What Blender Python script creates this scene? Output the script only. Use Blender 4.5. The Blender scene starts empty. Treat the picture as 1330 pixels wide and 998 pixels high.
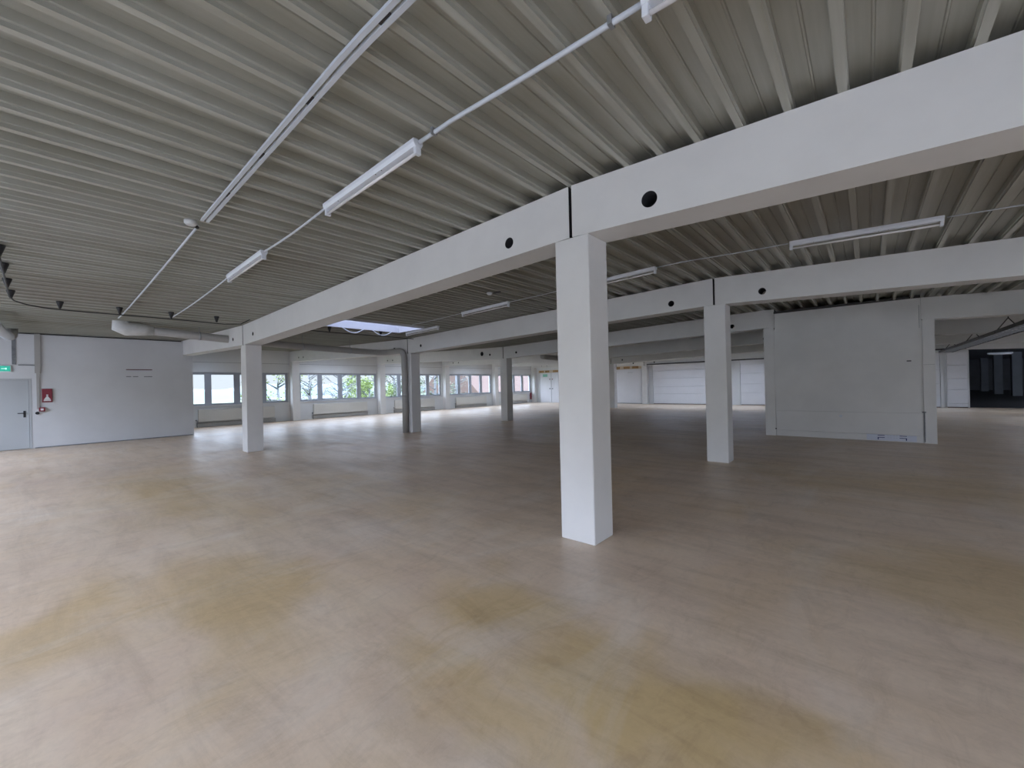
import bpy, bmesh, math, random
from mathutils import Vector, Matrix
random.seed(7)
sc = bpy.context.scene
C = sc.collection

# ------------------------------------------------------------------ camera
F_PX, YAW, PITCH, ROLL, H = 533.38, 0.7139, 0.0032, -0.0226, 1.6
cam = bpy.data.cameras.new('camera'); camo = bpy.data.objects.new('camera', cam); C.objects.link(camo)
cam.sensor_fit = 'HORIZONTAL'; cam.sensor_width = 36.0; cam.lens = 36.0 * F_PX / 1330.0
cam.clip_start = 0.02; cam.clip_end = 3000
_r = Vector((math.cos(YAW), math.sin(YAW), 0)); _f = Vector((-math.sin(YAW), math.cos(YAW), 0)); _u = Vector((0, 0, 1))
f2 = _f * math.cos(PITCH) + _u * math.sin(PITCH); u2 = -_f * math.sin(PITCH) + _u * math.cos(PITCH)
r3 = _r * math.cos(ROLL) + u2 * math.sin(ROLL); u3 = -_r * math.sin(ROLL) + u2 * math.cos(ROLL)
M = Matrix((r3, u3, -f2)).transposed().to_4x4(); M.translation = Vector((0, 0, H)); camo.matrix_world = M
sc.camera = camo

# ------------------------------------------------------------------ world, light, exposure
SKY = 1.55
w = bpy.data.worlds.new('overcast_sky'); sc.world = w; w.use_nodes = True
nt = w.node_tree; nt.nodes.clear()
out = nt.nodes.new('ShaderNodeOutputWorld'); bg = nt.nodes.new('ShaderNodeBackground')
tc = nt.nodes.new('ShaderNodeTexCoord'); sx = nt.nodes.new('ShaderNodeSeparateXYZ'); cr = nt.nodes.new('ShaderNodeValToRGB')
# overcast sky: thin white cloud over the valley, much brighter towards the veiled sun behind the camera
BRIGHT_DIR = Vector((.38, -.80, .46)).normalized(); SKY_LO, SKY_HI, SKY_TOP = 1.1, 3.4, 8.2
nt.links.new(tc.outputs['Generated'], sx.inputs[0]); nt.links.new(sx.outputs['Z'], cr.inputs[0])
cr.color_ramp.elements[0].position = 0.04; cr.color_ramp.elements[0].color = (0.83, 0.90, 1.0, 1)
cr.color_ramp.elements[1].position = 0.20; cr.color_ramp.elements[1].color = (0.69, 0.785, 1.0, 1)
dp_ = nt.nodes.new('ShaderNodeVectorMath'); dp_.operation = 'DOT_PRODUCT'
nt.links.new(tc.outputs['Generated'], dp_.inputs[0]); dp_.inputs[1].default_value = BRIGHT_DIR
mr = nt.nodes.new('ShaderNodeMapRange'); mr.interpolation_type = 'SMOOTHSTEP'
nt.links.new(dp_.outputs['Value'], mr.inputs['Value'])
mr.inputs['From Min'].default_value = -.05; mr.inputs['From Max'].default_value = .75
mr.inputs['To Min'].default_value = SKY_LO; mr.inputs['To Max'].default_value = SKY_HI
mz = nt.nodes.new('ShaderNodeMapRange'); mz.interpolation_type = 'SMOOTHSTEP'; nt.links.new(sx.outputs['Z'], mz.inputs['Value'])
mz.inputs['From Min'].default_value = .06; mz.inputs['From Max'].default_value = .34
mz.inputs['To Min'].default_value = 0.0; mz.inputs['To Max'].default_value = SKY_TOP
ad = nt.nodes.new('ShaderNodeMath'); ad.operation = 'ADD'
nt.links.new(mr.outputs[0], ad.inputs[0]); nt.links.new(mz.outputs[0], ad.inputs[1])
nt.links.new(cr.outputs[0], bg.inputs[0]); nt.links.new(ad.outputs[0], bg.inputs[1])
nt.links.new(bg.outputs[0], out.inputs[0])
vs = sc.view_settings
sc.display_settings.display_device = 'sRGB'
vs.view_transform = 'Standard'; vs.look = 'None'; vs.gamma = 1.0; vs.use_curve_mapping = False
vs.exposure = 0.0
sc.cycles.max_bounces = 12; sc.cycles.diffuse_bounces = 8; sc.cycles.glossy_bounces = 4; sc.cycles.transparent_max_bounces = 16
sc.cycles.use_denoising = True

def portal(name, loc, normal, sx_, sy_):
    """daylight portal: guides sky sampling through a window opening (adds no light of its own)"""
    l = bpy.data.lights.new(name, 'AREA'); l.shape = 'RECTANGLE'; l.size = sx_; l.size_y = sy_
    l.cycles.is_portal = True
    o = bpy.data.objects.new(name, l); C.objects.link(o); o.location = loc
    n = Vector(normal)
    o.rotation_euler = n.to_track_quat('-Z', 'Z' if abs(n.z) < .5 else 'Y').to_euler()
    return o

# ------------------------------------------------------------------ plan of the building (metres)
YR = [3.56, 8.70, 13.81, 19.0, 24.15, 29.30]            # near faces of the beam rows
X1, X2, X3 = -12.46, -2.25, 7.95                         # column lines
XW, XL, XR = -23.05, -19.27, 8.3                         # window wall, left wall, right wall
YB, YE = -2.6, 29.7                                      # back wall, end wall
CW, CD, BH = 0.394, 0.382, 0.52                          # column width, depth, beam height
def lerp(x, xs, ys):
    for i in range(len(xs) - 1):
        if x <= xs[i + 1] or i == len(xs) - 2:
            t = (x - xs[i]) / (xs[i + 1] - xs[i]); return ys[i] + t * (ys[i + 1] - ys[i])
def deck(x): return lerp(x, [XW, X1, X2, X3], [3.64, 3.345, 3.61, 3.61 - .043 * 10.2])

# ------------------------------------------------------------------ materials
def new_mat(name):
    m = bpy.data.materials.new(name); m.use_nodes = True
    n = m.node_tree; b = n.nodes['Principled BSDF']; return m, n, b
def coords(n, scale=(1, 1, 1)):
    t = n.nodes.new('ShaderNodeNewGeometry'); mp = n.nodes.new('ShaderNodeMapping'); mp.inputs['Scale'].default_value = scale
    n.links.new(t.outputs['Position'], mp.inputs[0]); return mp.outputs[0]
def noise(n, vec, scale, detail=4, rough=.55, dist=0):
    t = n.nodes.new('ShaderNodeTexNoise'); t.inputs['Scale'].default_value = scale; t.inputs['Detail'].default_value = detail
    t.inputs['Roughness'].default_value = rough; t.inputs['Distortion'].default_value = dist
    n.links.new(vec, t.inputs['Vector']); return t.outputs['Fac']
def ramp(n, fac, stops):
    r = n.nodes.new('ShaderNodeValToRGB'); el = r.color_ramp.elements
    while len(el) < len(stops): el.new(0.5)
    for e, (p, c) in zip(el, stops): e.position = p; e.color = tuple(c) + ((1,) if len(c) == 3 else ())
    n.links.new(fac, r.inputs[0]); return r.outputs[0]
def mix(n, a, b, fac, mode='MIX'):
    m = n.nodes.new('ShaderNodeMix'); m.data_type = 'RGBA'; m.blend_type = mode
    for s, v in ((6, a), (7, b)):
        if isinstance(v, (tuple, list)): m.inputs[s].default_value = tuple(v) + ((1,) if len(v) == 3 else ())
        else: n.links.new(v, m.inputs[s])
    if isinstance(fac, (int, float)): m.inputs[0].default_value = fac
    else: n.links.new(fac, m.inputs[0])
    return m.outputs[2]
def bump(n, b, h, strength=.2, dist=.01):
    u = n.nodes.new('ShaderNodeBump'); u.inputs['Strength'].default_value = strength; u.inputs['Distance'].default_value = dist
    n.links.new(h, u.inputs['Height']); n.links.new(u.outputs[0], b.inputs['Normal'])
def paint(name, col, rough=.6, var=.08, scale=2.0, bstr=.15, metal=0.0, bscale=60):
    m, n, b = new_mat(name); v = coords(n)
    c2 = tuple(max(0, c * (1 - var)) for c in col)
    f = noise(n, v, scale, 5, .6)
    n.links.new(ramp(n, f, [(.35, c2), (.65, col)]), b.inputs['Base Color'])
    b.inputs['Roughness'].default_value = rough; b.inputs['Metallic'].default_value = metal
    if bstr > 0: bump(n, b, noise(n, v, bscale, 3), bstr, .002)
    return m
M_WHITE = paint('white_painted_concrete', (.70, .69, .67), .55, .08, 1.2, .25)
M_WALL = paint('white_wall_paint', (.66, .67, .67), .6, .07, .8, .25)
M_WALLG = paint('grey_white_wall_paint', (.60, .61, .62), .6, .08, .8, .25)
M_PANEL = paint('white_lacquered_panel', (.74, .74, .76), .4, .04, 1.5, .05)
M_DOORG = paint('grey_door_paint', (.42, .44, .45), .45, .05, 1, .05)
M_TRIM = paint('window_frame_paint', (.36, .38, .42), .4, .05, 2, .03)
M_RAD = paint('cream_radiator_enamel', (.62, .60, .55), .35, .04, 1, .02)
M_LAMP = paint('white_lamp_enamel', (.74, .77, .82), .35, .03, 3, .02)
M_TUBE = paint('opal_glass_tube', (.78, .76, .76), .2, .02, 3, .0)
M_PIPE = paint('grey_plastic_pipe', (.36, .35, .33), .4, .1, 2, .04)
M_CONDUIT = paint('grey_white_conduit', (.60, .64, .69), .4, .05, 4, .02)
M_BLACK = paint('black_rubber', (.012, .012, .014), .5, .1, 5, .02)
M_DARK = paint('dark_galvanised_steel', (.06, .055, .055), .5, .2, 4, .1, .3)
M_STEEL = paint('grey_steel', (.35, .36, .37), .4, .1, 4, .05, .6)
M_RED = paint('red_enamel', (.20, .014, .03), .35, .08, 5, .02)
M_MAROON = paint('maroon_strip', (.10, .03, .035), .6, .2, 12, .2)
M_GREYSTRIP = paint('grey_strip', (.20, .21, .22), .6, .3, 14, .2)
M_SHAFT = paint('white_skylight_lining', (.62, .62, .66), .6, .02, 1, .05)
M_WRAP = paint('white_insulation_wrap', (.62, .63, .62), .5, .12, 9, .5, 0, 25)
M_WOOD = paint('brown_boarding', (.42, .25, .10), .6, .35, 5, .3)
M_BAND = paint('pale_board_band', (.66, .55, .42), .6, .12, 3, .2)
M_BLUE = paint('dark_blue_ink', (.02, .03, .16), .6, .05, 5, 0)
M_PALEBLUE = paint('pale_sticker', (.60, .63, .72), .5, .03, 5, 0)
M_GREENS = paint('faded_green_sign', (.25, .55, .42), .5, .1, 20, 0)
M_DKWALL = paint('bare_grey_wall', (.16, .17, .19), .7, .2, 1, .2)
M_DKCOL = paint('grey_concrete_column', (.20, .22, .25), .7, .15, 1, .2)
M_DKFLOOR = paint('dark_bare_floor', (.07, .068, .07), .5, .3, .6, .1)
M_ROOFOUT = paint('roof_top', (.3, .3, .3), .9)
M_JOINT = paint('joint_filler', (.16, .16, .16), .8, .1, 5, .0)
M_BORE = paint('near_black_bore_and_ends', (.018, .018, .02), .9, .2, 8, .2)  # near-black, for the hole walls and the beam end faces
M_BUTTON = paint('black_plastic_button', (.015, .017, .02), .35, 0, 5, 0)

def mk_deck_mat():
    m, n, b = new_mat('trapezoidal_steel_deck')
    v = coords(n, (6, .35, 1)); v2 = coords(n, (30, .8, 1)); v3 = coords(n)
    a = ramp(n, noise(n, v, 1.0, 4, .6), [(.3, (.37, .365, .31)), (.7, (.47, .475, .425))])
    a = mix(n, a, ramp(n, noise(n, v2, 1.0, 3), [(.3, (.78, .76, .70)), (.7, (1, 1, 1))]), .5, 'MULTIPLY')
    a = mix(n, a, (.25, .21, .16), ramp(n, noise(n, v3, .25, 3), [(.5, (0, 0, 0)), (.72, (.45, .45, .45))]))
    n.links.new(a, b.inputs['Base Color'])
    b.inputs['Roughness'].default_value = .42; b.inputs['Metallic'].default_value = .15
    return m
M_DECK = mk_deck_mat()

def mk_floor_mat():
    m, n, b = new_mat('worn_beige_screed')
    v = coords(n); vs_ = coords(n, (.35, 1.6, 1)); vd = coords(n, (1.2, .5, 1)); vf = coords(n, (1, 1, 1))
    base = ramp(n, noise(n, v, .30, 6, .62, .6), [(.30, (.50, .385, .285)), (.50, (.63, .495, .37)), (.72, (.70, .575, .44))])
    # yellowish worn patches, each with its own place on the floor
    nz = n.nodes.new('ShaderNodeTexNoise'); nz.inputs['Scale'].default_value = 1.1; nz.inputs['Detail'].default_value = 6; n.links.new(v, nz.inputs['Vector'])
    off = n.nodes.new('ShaderNodeVectorMath'); off.operation = 'MULTIPLY_ADD'; n.links.new(nz.outputs['Color'], off.inputs[0]); off.inputs[1].default_value = (1.9, 1.9, 0); n.links.new(v, off.inputs[2])
    acc = None
    for cx, cy, rx, ry, st in ((-.95, 2.0, .95, .50, 1.0), (-2.0, 2.35, .55, .45, .8), (-3.9, 1.1, 1.3, .5, .75), (-8.4, 1.5, 3.2, .8, .8), (-1.55, 1.35, .6, .35, .7), (-.3, 8.3, 3, 1.0, .6), (-4.4, .25, .8, .4, .6), (.9, 4.6, 1.6, .9, .6), (-6.0, 3.4, 1.8, .8, .45)):
        sb = n.nodes.new('ShaderNodeVectorMath'); sb.operation = 'SUBTRACT'; n.links.new(off.outputs[0], sb.inputs[0]); sb.inputs[1].default_value = (cx + .95, cy + .95, 0)
        dv = n.nodes.new('ShaderNodeVectorMath'); dv.operation = 'DIVIDE'; n.links.new(sb.outputs[0], dv.inputs[0]); dv.inputs[1].default_value = (rx, ry, 1e3)
        ln = n.nodes.new('ShaderNodeVectorMath'); ln.operation = 'LENGTH'; n.links.new(dv.outputs[0], ln.inputs[0])
        mr_ = n.nodes.new('ShaderNodeMapRange'); mr_.interpolation_type = 'SMOOTHSTEP'; n.links.new(ln.outputs['Value'], mr_.inputs['Value'])
        mr_.inputs['From Min'].default_value = .35; mr_.inputs['From Max'].default_value = 1.35; mr_.inputs['To Min'].default_value = st; mr_.inputs['To Max'].default_value = 0
        if acc is None: acc = mr_.outputs[0]
        else:
            mx = n.nodes.new('ShaderNodeMath'); mx.operation = 'MAXIMUM'; n.links.new(acc, mx.inputs[0]); n.links.new(mr_.outputs[0], mx.inputs[1]); acc = mx.outputs[0]
    col = mix(n, base, (.52, .375, .19), acc)
    yel = ramp(n, noise(n, v, .55, 5, .6, .8), [(.50, (0, 0, 0)), (.70, (1, 1, 1))])
    col = mix(n, col, (.58, .40, .20), mix(n, (0, 0, 0), yel, .45))
    pale = ramp(n, noise(n, vd, .9, 7, .65, 1.0), [(.52, (0, 0, 0)), (.72, (.8, .8, .8))])
    col = mix(n, col, (.70, .63, .55), mix(n, (0, 0, 0), pale, .6))
    pink = ramp(n, noise(n, v, .8, 4, .6, .5), [(.52, (0, 0, 0)), (.7, (1, 1, 1))])
    col = mix(n, col, (.52, .375, .30), mix(n, (0, 0, 0), pink, .35))
    grime = ramp(n, noise(n, vs_, 2.2, 8, .72, .6), [(.28, (.74, .72, .70)), (.55, (1, 1, 1))])
    col = mix(n, col, grime, .85, 'MULTIPLY')
    grime2 = ramp(n, noise(n, vd, 4.0, 8, .75, 1.2), [(.30, (.78, .76, .74)), (.50, (1, 1, 1))])
    col = mix(n, col, grime2, .7, 'MULTIPLY')
    fine = ramp(n, noise(n, vf, 22, 6, .7), [(.3, (.86, .86, .86)), (.6, (1, 1, 1))])
    col = mix(n, col, fine, .6, 'MULTIPLY')
    sp = ramp(n, noise(n, vf, 9, 2, .5), [(.165, (.3, .25, .2)), (.19, (1, 1, 1))])
    col = mix(n, col, sp, .8, 'MULTIPLY')
    n.links.new(col, b.inputs['Base Color'])
    r = ramp(n, noise(n, vs_, 1.4, 6, .65, .8), [(.3, (.28, .28, .28)), (.7, (.48, .48, .48))])
    n.links.new(r, b.inputs['Roughness']); b.inputs['Specular IOR Level'].default_value = .5
    bump(n, b, noise(n, v, 5, 4, .6), .04, .01)
    return m
M_FLOOR = mk_floor_mat()

def mk_glass(name='window_glass', tint=(.95, .97, .97, 1)):
    m = bpy.data.materials.new(name); m.use_nodes = True; n = m.node_tree; n.nodes.clear()
    o = n.nodes.new('ShaderNodeOutputMaterial'); mx = n.nodes.new('ShaderNodeMixShader')
    t = n.nodes.new('ShaderNodeBsdfTransparent'); g = n.nodes.new('ShaderNodeBsdfGlossy'); f = n.nodes.new('ShaderNodeFresnel')
    t.inputs[0].default_value = tint; g.inputs['Roughness'].default_value = .02; f.inputs[0].default_value = 1.45
    ge = n.nodes.new('ShaderNodeNewGeometry'); iv = n.nodes.new('ShaderNodeMath'); iv.operation = 'SUBTRACT'; iv.inputs[0].default_value = 1; n.links.new(ge.outputs['Backfacing'], iv.inputs[1])
    ml = n.nodes.new('ShaderNodeMath'); ml.operation = 'MULTIPLY'; n.links.new(f.outputs[0], ml.inputs[0]); n.links.new(iv.outputs[0], ml.inputs[1])
    n.links.new(ml.outputs[0], mx.inputs[0]); n.links.new(t.outputs[0], mx.inputs[1]); n.links.new(g.outputs[0], mx.inputs[2])
    n.links.new(mx.outputs[0], o.inputs[0]); return m
M_GLASS = mk_glass()
M_DIMGLASS = mk_glass('dimming_skylight_glazing', (.56, .57, .60, 1))  # darker tint added to dim daylight in the one visible skylight
def mk_emit(name, col, s):
    m, n, b = new_mat(name); b.inputs['Base Color'].default_value = col + (1,)
    b.inputs['Emission Color'].default_value = col + (1,); b.inputs['Emission Strength'].default_value = s; return m
M_EXIT = mk_emit('lit_green_sign_face', (.03, .48, .34), .42)
M_EXITW = mk_emit('lit_white_pictogram', (.62, .95, .85), .6)

# ------------------------------------------------------------------ mesh helpers
def add_box(bm, x0, x1, y0, y1, z0, z1, bev=0.0, mi=0):
    vs = [bm.verts.new(p) for p in ((x0,y0,z0),(x1,y0,z0),(x1,y1,z0),(x0,y1,z0),(x0,y0,z1),(x1,y0,z1),(x1,y1,z1),(x0,y1,z1))]
    fs = [bm.faces.new([vs[i] for i in q]) for q in ((0,3,2,1),(4,5,6,7),(0,1,5,4),(1,2,6,5),(2,3,7,6),(3,0,4,7))]
    for f in fs: f.material_index = mi
    if bev > 0:
        es = list({e for f in fs for e in f.edges})
        bmesh.ops.bevel(bm, geom=es, offset=bev, segments=2, affect='EDGES', profile=.5)
def frame_of(d):
    d = d.normalized(); a = Vector((0, 0, 1)) if abs(d.z) < .9 else Vector((1, 0, 0))
    s = d.cross(a).normalized(); return s, s.cross(d).normalized()
def add_tube(bm, pts, r, seg=12, cap=True):
    pts = [Vector(p) for p in pts]; rr = r if isinstance(r, (list, tuple)) else [r] * len(pts)
    rings = []
    s = None
    for i, p in enumerate(pts):
        d = (pts[min(i + 1, len(pts) - 1)] - pts[max(i - 1, 0)]).normalized()
        if s is None: s, t = frame_of(d)
        else:
            s = (s - d * s.dot(d)).normalized(); t = s.cross(d).normalized()
        rings.append([bm.verts.new(p + (s * math.cos(2*math.pi*k/seg) + t * math.sin(2*math.pi*k/seg)) * rr[i]) for k in range(seg)])
    for a, b in zip(rings, rings[1:]):
        for k in range(seg): bm.faces.new((a[k], a[(k+1) % seg], b[(k+1) % seg], b[k])).smooth = True
    if cap: bm.faces.new(list(reversed(rings[0]))); bm.faces.new(rings[-1])
def add_disc_y(bm, x, y0, y1, z, r, seg=20):
    add_tube(bm, [(x, y0, z), (x, y1, z)], r, seg)
def obj(name, bm, mat, parent=None, loc=None):
    me = bpy.data.meshes.new(name); bmesh.ops.recalc_face_normals(bm, faces=bm.faces); bm.to_mesh(me); bm.free()
    for m in (mat if isinstance(mat, (list, tuple)) else [mat]): me.materials.append(m)
    o = bpy.data.objects.new(name, me); C.objects.link(o)
    if parent is not None: o.parent = parent
    if loc is not None: o.location = loc
    return o
def tag(o, label, cat, group=None, kind=None):
    o['label'] = label; o['category'] = cat
    if group: o['group'] = group
    if kind: o['kind'] = kind
    return o
def thing(name, label, cat, loc, group=None, rot=(0, 0, 0)):
    o = bpy.data.objects.new(name, None); C.objects.link(o); o.location = loc; o.rotation_euler = rot
    return tag(o, label, cat, group)
def struct(name, bm, mat, parent=None):
    o = obj(name, bm, mat, parent)
    if parent is None: o['kind'] = 'structure'
    return o
def boxobj(name, dims, mat, parent=None, bev=0.0):
    bm = bmesh.new(); add_box(bm, *dims, bev=bev); return obj(name, bm, mat, parent)

# ------------------------------------------------------------------ floor
SLABY = 30.0
bm = bmesh.new()
add_box(bm, XW - .3, XR + .3, YB - .3, 30.0, -.3, 0); struct('floor', bm, M_FLOOR)
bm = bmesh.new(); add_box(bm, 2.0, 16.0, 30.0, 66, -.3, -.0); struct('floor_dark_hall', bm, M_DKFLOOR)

# ------------------------------------------------------------------ ceiling: trapezoidal steel deck, ribs run along Y
PER, PH = .3075, -2.243
SKYL = [(-11.35, -10.03, 4.9, 7.62)]                     # the skylight seen in the photograph
HID_FILL = [(-21.3, -18.9), (-17.5, -15.1), (-11.2, -8.6), (-7.2, -4.4), (-1.0, 1.2)]  # unseen skylights between the rear beams, added to brighten the far hall
SKYL += [(a, b, 25.6, 27.6) for a, b in HID_FILL] + [(a, b, c, d) for a, b in ((-22.0, -19.8), (-18.4, -16.4)) for c, d in ((9.7, 11.7), (14.9, 16.9), (20.4, 22.2))] + [(-22.0, -19.8, 4.15, 5.3)]  # further unseen skylights added to lift the window side
for cy in (6.2, 11.2, 16.4, 21.6, 26.7): SKYL.append((4.4, 6.6, cy - .75, cy + .75))  # unseen skylights added to brighten the floor at the right
def build_deck():
    prof = [(-.025, 0), (.025, 0), (.0195, .034), (.033, .040), (.036, .104), (.143, .108), (.149, .100), (.1585, .100), (.1645, .108), (.2715, .104), (.2745, .040), (.288, .034)]
    bm = bmesh.new()
    k0 = int((XW - PH) / PER) - 1; k1 = int((XR - PH) / PER) + 1
    xs = []
    for k in range(k0, k1):
        for dx, dz in prof: xs.append((PH + k * PER + dx, dz))
    xs = [p for p in xs if XW - .1 <= p[0] <= XR + .1]
    def segs(xa, xb):
        ys = [(YB - .1, YE + .3)]
        for sx0, sx1, sy0, sy1 in SKYL:
            if xb > sx0 + .001 and xa < sx1 - .001:
                ny = []
                for a, b in ys:
                    if sy0 > a and sy1 < b: ny += [(a, sy0), (sy1, b)]
                    else: ny.append((a, b))
                ys = ny
        return ys
    for (xa, za), (xb, zb) in zip(xs, xs[1:]):
        for ya, yb in segs(xa, xb):
            vs = [bm.verts.new(p) for p in ((xa, ya, deck(xa) + za), (xb, ya, deck(xb) + zb), (xb, yb, deck(xb) + zb), (xa, yb, deck(xa) + za))]
            bm.faces.new(vs)
    bmesh.ops.remove_doubles(bm, verts=bm.verts, dist=1e-4)
    me = bpy.data.meshes.new('ceiling'); bm.to_mesh(me); bm.free(); me.materials.append(M_DECK)
    o = bpy.data.objects.new('ceiling', me); C.objects.link(o); o['kind'] = 'structure'
    s = o.modifiers.new('thickness', 'SOLIDIFY'); s.thickness = .004; s.offset = 1
build_deck()
# roof build-up above the deck (keeps the daylight out), left open at the skylights
bm = bmesh.new()
cx = sorted({XW - .4, X1, X2, XR + .4, *[s[0] for s in SKYL], *[s[1] for s in SKYL]})
cy = sorted({YB - .4, YE + .4, *[s[2] for s in SKYL], *[s[3] for s in SKYL]})
for xa, xb in zip(cx, cx[1:]):
    for ya, yb in zip(cy, cy[1:]):
        mx, my = (xa + xb) / 2, (ya + yb) / 2
        if any(s[0] < mx < s[1] and s[2] < my < s[3] for s in SKYL): continue
        vs = []
        for dz in (.16, .38):
            for (x, y) in ((xa, ya), (xb, ya), (xb, yb), (xa, yb)): vs.append(bm.verts.new((x, y, deck(x) + dz)))
        for q in ((0,3,2,1),(4,5,6,7),(0,1,5,4),(1,2,6,5),(2,3,7,6),(3,0,4,7)): bm.faces.new([vs[i] for i in q])
struct('ceiling_roof_build_up', bm, M_ROOFOUT)
# skylight shafts: the visible one first, then the added unseen ones
for i, (x0, x1, y0, y1) in enumerate(SKYL):
    bm = bmesh.new(); zb = deck((x0 + x1) / 2) - .01; zt = zb + .85; t = .03
    for a in ((x0, x0 + t, y0, y1), (x1 - t, x1, y0, y1), (x0 + t, x1 - t, y0, y0 + t), (x0 + t, x1 - t, y1 - t, y1)):
        add_box(bm, *a, min(deck(x0), deck(x1)) - .01, zt)
    s = struct('window_%d' % (20 + i), bm, M_SHAFT)
    bm = bmesh.new(); add_box(bm, x0, x1, y0, y1, zt, zt + .012); obj('skylight_pane', bm, M_GLASS if i else M_DIMGLASS, s)
    portal('skylight_portal', ((x0 + x1) / 2, (y0 + y1) / 2, zt + .05), (0, 0, -1), x1 - x0 - .06, y1 - y0 - .06)

# ------------------------------------------------------------------ walls
# left wall with the grey door; its end steps back under the first beam row
ZT = 3.515
bm = bmesh.new()
DY0, DY1, DZ = -1.12, -.13, 2.14
add_box(bm, XL - .22, XL, DY1, YR[0] - .003, 0, deck(XL) - .01)
add_box(bm, XL - .22, XL, YR[0] - .003, 3.84, 0, 2.985)
add_box(bm, XL - .22, XL, YB, DY0, 0, deck(XL) - .01)
add_box(bm, XL - .22, XL, DY0, DY1, DZ, deck(XL) - .01)
wl = struct('wall_left', bm, M_WALLG)
# closing walls of the hidden strip behind the left wall
bm = bmesh.new(); add_box(bm, XW, XL - .22, -.6, -.4, 0, 3.5); struct('wall_partition', bm, M_WALL)

# window wall
def pane_ys(y0): return [(y0 + 1.02 + 1.155 * i - .475, y0 + 1.02 + 1.155 * i + .475) for i in range(4)]
bays = [3.56 + (8.70 - 3.56) * 0] + YR[1:5]
ZS, ZH = 1.04, 2.44
bm = bmesh.new()
ww_top = 3.76
holes = []
for y0 in bays: holes.append((y0 + .42, y0 + 5.06))
ycur = -.4
for a, b in holes:
    add_box(bm, XW - .3, XW, ycur, a, 0, ww_top)
    add_box(bm, XW - .3, XW, a, b, 0, .95); add_box(bm, XW - .3, XW, a, b, 2.52, ww_top)
    ycur = b
add_box(bm, XW - .3, XW, ycur, YE + .3, 0, ww_top)
struct('wall_window_side', bm, M_WALL)
for i, y0 in enumerate(bays):
    a, b = holes[i]; g = .003
    bm = bmesh.new(); xf0, xf1 = XW - .16, XW - .06
    ps = pane_ys(y0)
    add_box(bm, xf0, xf1, a + g, b - g, .95 + g, ZS); add_box(bm, xf0, xf1, a + g, b - g, ZH, 2.52 - g)
    edges = [a + g] + [v for p in ps for v in p] + [b - g]
    for k in range(0, len(edges), 2): add_box(bm, xf0, xf1, edges[k], edges[k + 1], ZS, ZH)
    wn = struct('window_%d' % (i + 1), bm, M_TRIM)
    # sash rims, one frame per pane
    for (p0, p1) in ps:
        bm = bmesh.new(); s = .03
        for q in ((p0, p0 + s, ZS, ZH), (p1 - s, p1, ZS, ZH), (p0 + s, p1 - s, ZS, ZS + s), (p0 + s, p1 - s, ZH - s, ZH)):
            add_box(bm, xf1 - .03, xf1 + .012, q[0], q[1], q[2], q[3])
        obj('sash', bm, M_TRIM, wn)
        bm = bmesh.new(); add_box(bm, xf0 + .04, xf0 + .05, p0, p1, ZS, ZH); obj('pane', bm, M_GLASS, wn)
        bm = bmesh.new(); add_box(bm, xf1 + .012, xf1 + .03, p1 - .022, p1 - .008, 1.62, 1.74); obj('handle', bm, M_LAMP, wn)
    bm = bmesh.new(); add_box(bm, XW - .055, XW + .05, a + g, b - g, .925 + .028, .985); obj('window_sill', bm, M_WALL, wn)
    portal('window_portal', (XW - .35, (a + b) / 2, (ZS + ZH) / 2), (1, 0, 0), ZH - ZS, b - a)
# cladding joint strip above the windows
bm = bmesh.new()
for y0 in bays: add_box(bm, XW, XW + .008, y0 + CD + .01, y0 + 5.13, 2.98, 2.992)
struct('trim_1', bm, M_JOINT)

# back wall (behind the camera) and right wall, glazed like the window side
def glazed_wall(name, axis, pos, outward, spans, z0, z1, lo, hi, top, thick=.25):
    bm = bmesh.new()
    def bx_(a, b, za, zb):
        p0, p1 = sorted((pos, pos + outward * thick))
        if axis == 'y': add_box(bm, a, b, p0, p1, za, zb)
        else: add_box(bm, p0, p1, a, b, za, zb)
    cur = lo
    for a, b in spans:
        bx_(cur, a, 0, top); bx_(a, b, 0, z0); bx_(a, b, z1, top); cur = b
        m = (a + b) / 2; bx_(m - .04, m + .04, z0, z1)
        n = (outward * -1 if axis == 'x' else 0, outward * -1 if axis == 'y' else 0, 0)
        c = (m, pos + outward * (thick + .03), (z0 + z1) / 2) if axis == 'y' else (pos + outward * (thick + .03), m, (z0 + z1) / 2)
        portal('window_portal', c, n, *((b - a, z1 - z0) if axis == 'y' else (z1 - z0, b - a)))
    bx_(cur, hi, 0, top)
    return struct(name, bm, M_WALL)
BACKWIN = [(-18.6, -13.3), (-12.0, -7.8), (-6.9, -2.7), (-1.8, 2.4), (3.3, 7.7)]
glazed_wall('wall_back', 'y', YB, -1, BACKWIN, .9, 2.85, XW - .3, XR + .3, 3.76)
glazed_wall('wall_right', 'x', XR, 1, [(-1.8, 3.0), (4.9, 6.8), (7.5, 9.4)], 1.0, 2.5, YB, YE + .3, 3.3)

# end wall with double doors, sliding doors and the opening to the dark hall
bm = bmesh.new()
OPX0, OPX1, OPZ = 3.74, 8.0, 2.84
add_box(bm, XW, OPX0, YE, YE + .3, 0, 3.6)
add_box(bm, OPX1, XR, YE, YE + .3, 0, 3.3); add_box(bm, OPX0, OPX1, YE, YE + .3, OPZ, 3.38)
struct('wall_end', bm, M_WALL)
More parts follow.
